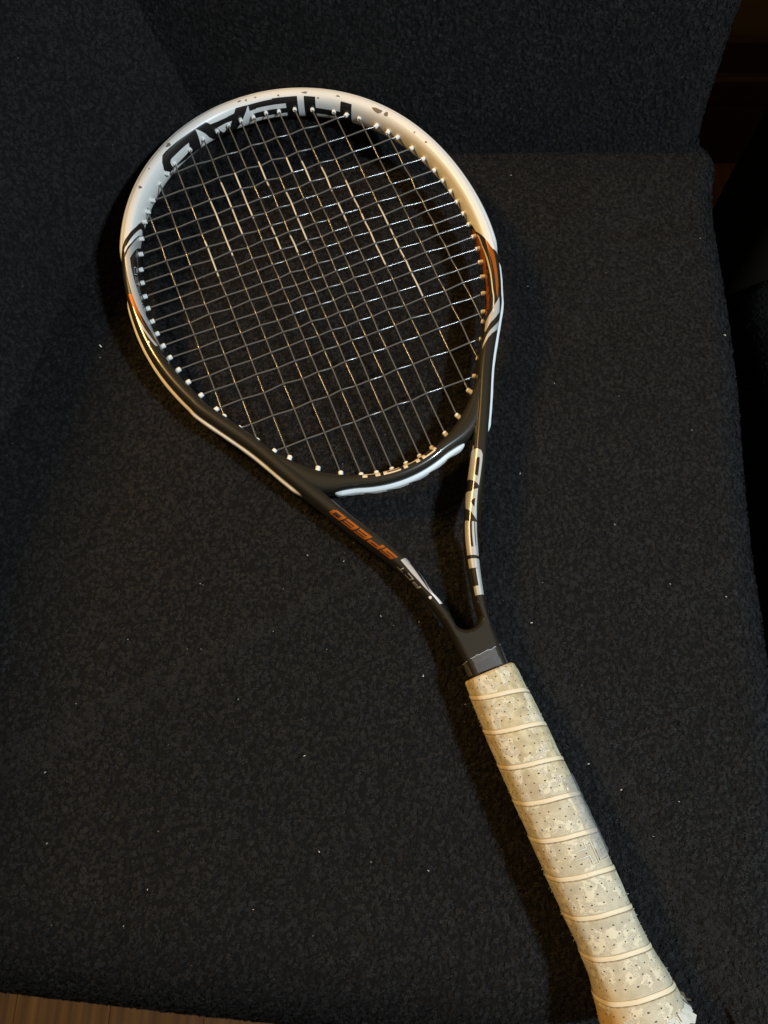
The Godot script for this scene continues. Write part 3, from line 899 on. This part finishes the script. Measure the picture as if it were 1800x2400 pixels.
# fibres strewn over a mesh's faces that lie inside box
func pile(called: String, b: MB, parent: Node3D, density: float, box: AABB, seed_: int, thin: FastNoiseLite) -> int:
	var rng := RandomNumberGenerator.new()
	rng.seed = seed_
	var lay := noise(9.0, seed_ + 1, 2)
	var spots: Array[Transform3D] = []
	var tints := PackedColorArray()
	var carry := 0.0
	for k in range(0, b.i.size(), 3):
		var p := b.v[b.i[k]]; var q := b.v[b.i[k + 1]]; var r := b.v[b.i[k + 2]]
		if not box.has_point(parent.to_global((p + q + r) / 3.0)): continue
		carry += (q - p).cross(r - p).length() * .5 * density
		while carry >= 1.0:
			carry -= 1.0
			var x := sqrt(rng.randf())
			var y := rng.randf()
			var at := p * (1.0 - x) + q * (x * (1.0 - y)) + r * (x * y)
			var up := (b.n[b.i[k]] * (1.0 - x) + b.n[b.i[k + 1]] * (x * (1.0 - y)) + b.n[b.i[k + 2]] * (x * y)).normalized()
			var h := thin.get_noise_3dv(at)
			if h < -.33 and rng.randf() < .35: continue
			var side := up.cross(Vector3(sin(lay.get_noise_3dv(at) * 5.0), .31, cos(lay.get_noise_3dv(at) * 5.0))).normalized()
			var bs := Basis(side, up, side.cross(up)).rotated(up, rng.randf() * TAU if rng.randf() < .4 else rng.randf_range(-.5, .5))
			bs = bs * Basis(Vector3(1, 0, 0), rng.randf_range(-.35, .35))
			var sc := rng.randf_range(.62, 1.08) * (1.0 + h * .22)
			var g := rng.randf_range(.55, 1.4)
			if rng.randf() < .0022:
				g = 9.0
				sc *= .36
			spots.append(Transform3D(bs.scaled_local(Vector3(sc, sc * rng.randf_range(.85, 1.2), sc)), at + up * (h * .0005)))
			tints.append(Color(g, g, g * rng.randf_range(.95, 1.1)))
	for kind in 3:
		var mm := MultiMesh.new()
		mm.transform_format = MultiMesh.TRANSFORM_3D
		mm.use_colors = true
		mm.mesh = tuft[kind]
		var ids := range(kind, spots.size(), 3)
		mm.instance_count = ids.size()
		for j in ids.size():
			mm.set_instance_transform(j, spots[ids[j]])
			mm.set_instance_color(j, tints[ids[j]])
		var o := MultiMeshInstance3D.new()
		o.multimesh = mm
		o.name = called
		parent.add_child(o, true)
		o.set_meta("kind", "stuff")
	return spots.size()

func arm_mesh(crease: Array, top: float, lean: float, thick: float) -> MB:
	# crease: [x, z] along the foot of the inner face, from the back to the front
	var pts := PackedVector2Array()
	for k in crease.size() - 1:
		var a: Array = crease[maxi(k - 1, 0)]; var q: Array = crease[k]; var c: Array = crease[k + 1]; var d: Array = crease[mini(k + 2, crease.size() - 1)]
		for j in 10:
			pts.append(Vector2(q[0], q[1]).cubic_interpolate(Vector2(c[0], c[1]), Vector2(a[0], a[1]), Vector2(d[0], d[1]), j / 10.0))
	pts.append(Vector2(crease[-1][0], crease[-1][1]))
	var prof := []
	for k in 13:
		var h := lerpf(-.06, top - .05, k / 12.0)
		prof.append(Vector2(lean * h + .03 * exp(-maxf(h, 0.0) / .018) * -1.0 * 0.0, h))
	var c0 := lean * (top - .05) + .05
	for k in range(1, 13):
		var a := PI - PI * k / 12.0
		prof.append(Vector2(c0 + .05 * cos(a) + maxf(0.0, float(k) / 12.0) * (thick - .1), top - .05 + .05 * sin(a)))
	prof.append(Vector2(c0 + thick - .05, -.42))
	var b := MB.new()
	var lump := noise(14.0, 16, 3)
	for k in pts.size():
		var d := (pts[mini(k + 1, pts.size() - 1)] - pts[maxi(k - 1, 0)]).normalized()
		var away := Vector2(-d.y, d.x)
		if away.x > 0.0: away = -away
		for q in prof:
			var pp: Vector2 = pts[k] + away.lerp(Vector2(-1, 0), .5).normalized() * q.x
			b.add(Vector3(pp.x + .0012 * lump.get_noise_2d(pp.y, q.y), q.y, pp.y), Vector3.ZERO)
	b.grid(0, pts.size(), prof.size())
	# the front end, closed
	var at := b.v.size()
	var lastrow := (pts.size() - 1) * prof.size()
	for j in prof.size(): b.add(b.v[lastrow + j], Vector3.ZERO)
	var hub := b.add((b.v[lastrow] + b.v[lastrow + prof.size() - 1]) / 2.0, Vector3.ZERO)
	for j in prof.size() - 1: b.tri(hub, at + j, at + j + 1)
	b.smooth()
	if b.n[5].x < 0.0:
		for k in b.n.size(): b.n[k] = -b.n[k]
	return b

func make_chairs() -> void:
	var cloth := mat(Color(.0092, .0090, .0090), .95, .12)
	var fibre := mat(Color(.0212, .0202, .0196), .9, .2)
	fibre.vertex_color_use_as_albedo = true
	make_tufts(fibre)
	var pits := noise(520.0, 40, 2)
	var c := thing("armchair", "dark charcoal armchair in short curly fabric under the tennis racket", "armchair")
	var seat_ol := [[-.33, -.60, .02], [0.0, -.60, .02], [.26, -.60, .02], [.294, -.57, .03], [.299, -.545, .022], [.292, -.503, .028], [.289, -.44, .03], [.286, -.373, .03], [.281, -.31, .03], [.275, -.255, .03], [.268, -.19, .03], [.264, -.12, .03], [.262, -.05, .03], [.263, .01, .035], [.264, .07, .045], [.262, .12, .05], [.24, .15, .06], [.15, .145, .07], [0.0, .127, .07], [-.13, .115, .07], [-.26, .102, .07], [-.38, .09, .07], [-.42, .06, .06], [-.42, -.1, .03], [-.42, -.3, .03], [-.41, -.52, .03]]
	var seat := cushion(nearer(seat_ol), -.42, .02, 6, true)
	var so := place("seat", seat.mesh(cloth), c)
	var near := AABB(Vector3(-.62, -.3, -.72), Vector3(1.14, .80, .94))
	var total := pile("seat_pile", seat, so, 300000.0, near, 100, pits)
	# the back: the same soft block stood up, its face towards the viewer
	var back_ol := [[-.42, .40, .03], [-.2, .40, .03], [.1, .40, .03], [.25, .40, .03], [.274, .38, .03], [.280, .2, .03], [.283, .10, .03], [.286, .06, .03], [.284, .0, .03], [.280, -.04, .03], [.278, -.10, .03], [.276, -.20, .03], [.27, -.34, .03], [.25, -.42, .04], [.2, -.45, .04], [0.0, -.46, .04], [-.25, -.46, .04], [-.40, -.44, .04], [-.43, -.3, .03], [-.43, 0.0, .03]]
	var back := cushion(back_ol, -.30, .0, 5)
	var bo := place("backrest", back.mesh(cloth), c)
	bo.transform = Transform3D(Basis(Vector3(1, 0, 0), deg_to_rad(78.0)), Vector3(0, 0, -.5285)).scaled_local(Vector3(.975, 1, 1))
	total += pile("backrest_pile", back, bo, 300000.0, near, 200, pits)
	var crease := [[-.075, -.62], [-.130, -.56], [-.184, -.494], [-.217, -.462], [-.240, -.425], [-.255, -.374], [-.269, -.302], [-.2825, -.249], [-.292, -.17], [-.302, -.06], [-.312, .05], [-.315, .095]]
	var arm := arm_mesh(nearer(crease), .235, .42, .16)
	var ao := place("armrest", arm.mesh(cloth), c)
	total += pile("armrest_pile", arm, ao, 300000.0, near, 300, pits)
	# the neighbour at the right edge of the picture
	var cloth2 := mat(Color(.012, .0095, .0075), .95, .12)
	var c2 := thing("armchair", "brownish black armchair standing close beside the first, a narrow strip of it showing", "armchair")
	c2.position = Vector3(.40, -.17, -.12)
	var side_ol := [[.015, -.44, .04], [.1, -.45, .04], [.25, -.45, .04], [.48, -.44, .04], [.52, -.2, .04], [.52, .2, .05], [.40, .30, .05], [.15, .31, .05], [.05, .29, .05], [.018, .18, .05], [.015, 0.0, .05], [.014, -.15, .05], [.014, -.33, .05]]
	var side := cushion(side_ol, -.25, .0, 5)
	var so2 := place("seat", side.mesh(cloth2), c2)
	total += pile("seat_pile", side, so2, 260000.0, AABB(Vector3(.3, -.34, -.6), Vector3(.16, .4, .6)), 400, pits)
	var rear_ol := [[.02, .24, .04], [.25, .25, .04], [.50, .24, .04], [.52, 0.0, .04], [.51, -.42, .05], [.25, -.45, .05], [.05, -.42, .05], [.02, -.2, .04]]
	var rear := cushion(rear_ol, -.14, .0, 5)
	var ro2 := place("backrest", rear.mesh(cloth2), c2)
	ro2.transform = Transform3D(Basis(Vector3(1, 0, 0), deg_to_rad(84.0)), Vector3(0, 0, -.44))
	print("tufts ", total)

# ---------------------------------------------------------------- floor and wall
func make_room() -> void:
	var rng := RandomNumberGenerator.new()
	rng.seed = 9
	var fl := Node3D.new()
	fl.name = "floor"
	add_child(fl, true)
	fl.set_meta("kind", "structure")
	var grain: Array = []
	for k in 3:
		var tx := NoiseTexture2D.new()
		tx.width = 512; tx.height = 512; tx.seamless = true
		tx.noise = noise(.012, 50 + k, 5)
		var ramp := Gradient.new()
		ramp.set_color(0, Color(.30, .17, .065)); ramp.set_color(1, Color(.50, .32, .13))
		ramp.add_point(.5, Color(.40, .245, .095))
		tx.color_ramp = ramp
		var m := StandardMaterial3D.new()
		m.albedo_texture = tx
		m.uv1_scale = Vector3(2.4, .22, 1)
		m.uv1_offset = Vector3(k * .37, k * .21, 0)
		m.roughness = .45
		grain.append(m)
	var bed := MB.new()
	for q in [[-2.5, -1.01], [2.5, -1.01], [2.5, 2.5], [-2.5, 2.5]]: bed.add(Vector3(q[0], -.4235, q[1]), Vector3.UP)
	bed.quad(0, 1, 2, 3)
	place("subfloor", bed.mesh(mat(Color(.03, .02, .012), .9)), fl)
	var w := .098
	for k in 40:
		var x0 := -1.95 + k * w
		var z := -1.0
		var cut := rng.randf_range(-.6, .6)
		for part in 2:
			var z0 := z if part == 0 else cut + .0008
			var z1 := cut - .0008 if part == 0 else 1.6
			var b := MB.new()
			var y := -.42 + rng.randf_range(-.0002, .0002)
			var c := .0005
			var u := Vector2(rng.randf(), rng.randf())
			# chamfered board: bottom rim, top rim, lid
			var o := [[x0 + .0002, z0, y - .003], [x0 + w - .0002, z0, y - .003], [x0 + w - .0002, z1, y - .003], [x0 + .0002, z1, y - .003], [x0 + .0002 + c, z0 + c, y], [x0 + w - .0002 - c, z0 + c, y], [x0 + w - .0002 - c, z1 - c, y], [x0 + .0002 + c, z1 - c, y]]
			for q in o: b.add(Vector3(q[0], q[2], q[1]), Vector3.UP, u + Vector2((q[0] - x0) / w * .5, q[1] * 2.0))
			b.quad(4, 5, 6, 7)
			for j in 4: b.quad(j, (j + 1) % 4, 4 + (j + 1) % 4, 4 + j)
			place("plank", b.mesh(grain[(k * 2 + part * 5 + k / 3) % 3]), fl)
	var wall := Node3D.new()
	wall.name = "wall"
	add_child(wall, true)
	wall.set_meta("kind", "structure")
	var b2 := BoxMesh.new()
	b2.size = Vector3(5, 2.2, .1)
	var wm := mat(Color(.16, .10, .016), .85)
	var nt := NoiseTexture2D.new()
	nt.noise = noise(.05, 70, 4); nt.as_normal_map = true; nt.bump_strength = 2.0; nt.seamless = true
	wm.normal_enabled = true; wm.normal_texture = nt; wm.normal_scale = .3; wm.uv1_triplanar = true
	b2.material = wm
	place("plaster", b2, wall).position = Vector3(0, .68, -1.062)
	# baseboard: moulded profile swept along the wall
	var prof := [[0.0, .205], [.006, .205], [.010, .200], [.010, .155], [.013, .150], [.018, .146], [.018, .112], [.016, .106], [.016, .0], [0.0, .0]]
	var b := MB.new()
	var at := 0
	for k in prof.size() - 1:
		var d := Vector2(prof[k + 1][0] - prof[k][0], prof[k + 1][1] - prof[k][1]).normalized()
		var nn := Vector3(0, d.x, -d.y)
		at = b.v.size()
		for x in [-2.4, 2.4]:
			b.add(Vector3(x, -.4195 + prof[k][1], -1.012 + prof[k][0]), nn); b.add(Vector3(x, -.4195 + prof[k + 1][1], -1.012 + prof[k + 1][0]), nn)
		b.quad(at, at + 1, at + 3, at + 2)
	place("baseboard", b.mesh(mat(Color(.055, .024, .012), .6, .3)), wall)

# ---------------------------------------------------------------- crumbs and lint on the cloth
func make_lint() -> void:
	var rng := RandomNumberGenerator.new()
	rng.seed = 31
	var wm := mat(Color(.78, .76, .72), .8)
	var shapes: Array = []
	for kind in 3:
		var b := MB.new()
		var n_ := 6
		for k in n_ + 1:
			var f := float(k) / n_
			var p := Vector3((f - .5) * 2.0, .3 + .4 * sin(f * 3.0), sin(f * (2.0 + kind * 1.6)) * .7)
			var r := .34 * sqrt(maxf(.02, sin(PI * f)))
			for c in 6: b.add(p + Vector3(0, cos(TAU * c / 6.0), sin(TAU * c / 6.0)) * r, Vector3.ZERO)
		b.grid(0, n_ + 1, 6, true)
		b.smooth()
		shapes.append(b.mesh(wm))
	var spots := [[-0.2218, 0.0, -0.344, 0.00154], [0.1643, 0.0, -0.6741, 0.00063], [0.1109, 0.0, -0.5215, 0.00056], [0.2067, 0.0, -0.5452, 0.00049], [0.2683, 0.0, -0.3536, 0.00084], [-0.0495, 0.0, -0.0378, 0.00077], [-0.2102, 0.0, -0.0279, 0.00063], [-0.0389, 0.0, 0.0168, 0.0007], [0.0235, 0.0, -0.1235, 0.00056], [0.099, 0.0, -0.233, 0.0007], [0.0987, 0.0, -0.1229, 0.00084], [0.0251, 0.0, -0.0877, 0.00077], [-0.002, 0.0, -0.1273, 0.00056], [-0.0278, 0.0, -0.1663, 0.00056], [-0.0534, 0.0, -0.1704, 0.00056], [0.1272, 0.0, -0.0335, 0.00084], [0.1461, 0.0, -0.0177, 0.0007], [0.2321, 0.0, -0.1407, 0.00056], [0.1957, 0.0, -0.1497, 0.00049], [0.1629, 0.0, -0.1937, 0.00056], [0.1167, 0.0, -0.4019, 0.00056], [-0.0936, 0.0, -0.0724, 0.00049], [-0.1394, 0.0, 0.0372, 0.00056], [-0.2022, 0.0, 0.0126, 0.00049], [-0.0762, 0.0, 0.0472, 0.00049], [-0.1507, 0.0, 0.056, 0.00042], [0.1622, 0.0, 0.0084, 0.00049], [0.1806, 0.0, -0.0108, 0.00049], [0.0522, 0.0, -0.0697, 0.00049], [0.265, 0.0, -0.4515, 0.00049], [0.2291, 0.0, -0.2689, 0.00049], [-0.1256, 0.0, -0.1497, 0.00049], [-0.2205, 0.0, -0.3329, 0.00049], [0.0261, 0.0, 0.027, 0.00063], [-0.0076, 0.0, 0.0224, 0.00042], [-0.0741, 0.0, -0.1171, 0.00042], [-0.1702, 0.0, -0.1114, 0.00042], [-0.1977, 0.0, -0.0697, 0.00042], [0.1308, 0.0, -0.3097, 0.00049], [0.1821, 0.0, -0.4158, 0.00042]]
	var said := ["", "white lint speck high on the backrest, above the right of the racket head", "pale lint speck at the foot of the backrest, right of the racket head", "white lint speck on the back of the seat, below the backrest's foot", "white tuft of lint near the right edge of the seat", "bright lint speck on the seat, midway between the racket handle and the front left corner", "lint speck near the left edge of the seat, low on its front half", "lint flake on the front roll of the seat, left of the racket handle", "lint speck just left of the racket neck", "bright lint dot right of the racket's lettered throat arm", "bright lint dot right of the racket neck above the grip", "lint speck left of the grip's upper end", "", "", "", "curled white fibre right of the middle of the grip", "thin white fibre right of the grip, below the curled one"]
	for k in spots.size():
		var q: Array = spots[k]
		var label := "tiny white lint speck caught in the dark fabric of the armchair"
		if k < said.size() and said[k]: label = said[k]
		if k == 0: label = "cream crumb on the dark fabric beside the left of the racket head"
		var o := thing("lint_speck" if k else "crumb", label, "lint" if k else "crumb", "white lint specks on the dark fabric" if k else "")
		var sz: float = q[3]
		var m := place("fluff" if k else "crumb_body", shapes[rng.randi() % 3] if k else shapes[0], o)
		m.transform = Transform3D(Basis.from_euler(Vector3(rng.randf_range(-.4, .4), rng.randf() * TAU, rng.randf_range(-.4, .4))).scaled(Vector3.ONE * sz), Vector3.ZERO)
		var shift: float = (.4912 - sag(q[2])) / .4912
		o.position = Vector3(q[0] * shift, q[1] + .0008 + sag(q[2]), q[2] * shift)

func _ready() -> void:
	# camera
	var cam := Camera3D.new()
	cam.name = "camera"
	add_child(cam)
	cam.transform = Transform3D(Basis(Vector3(1, 0, 0), Vector3(0, .382683, -.92388), Vector3(0, .92388, .382683)), Vector3(0, .491227, 0))
	cam.keep_aspect = Camera3D.KEEP_HEIGHT
	cam.fov = 68.88
	cam.near = .02
	cam.far = 30.0
	cam.current = true
	# even warm background, added as fill light and for reflections in the frame
	var env := Environment.new()
	env.background_mode = Environment.BG_COLOR
	env.background_color = Color(.20, .155, .098).linear_to_srgb()
	env.tonemap_mode = Environment.TONE_MAPPER_LINEAR
	env.tonemap_exposure = 1.0
	env.sdfgi_enabled = true
	env.ssao_enabled = true
	env.ssil_enabled = true
	var we := WorldEnvironment.new()
	we.name = "environment"
	we.environment = env
	add_child(we)
	# a warm lamp high behind the left arm, a cooler one to the right in front
	var aim := Vector3(.0, .02, -.30)
	lamp("warm_lamp_light", aim + Vector3(-.62, .68, -.26).normalized() * 1.5, aim, Color(1.0, .79, .46), 2.1, .24)
	lamp("cool_ceiling_light", aim + Vector3(.52, .75, .32).normalized() * 1.35, aim, Color(.85, .94, 1.0), 1.85, .10)
	make_room()
	make_chairs()
	make_racket()
	make_lint()

func lamp(called: String, from: Vector3, aim: Vector3, tint: Color, energy: float, size: float) -> void:
	var l := AreaLight3D.new()
	l.name = called
	l.area_size = Vector2(size, size)
	l.area_normalize_energy = true
	l.light_color = tint
	l.light_energy = energy
	l.area_range = 6.0
	l.shadow_enabled = true
	add_child(l)
	l.look_at_from_position(from, aim, Vector3(0, 0, 1))
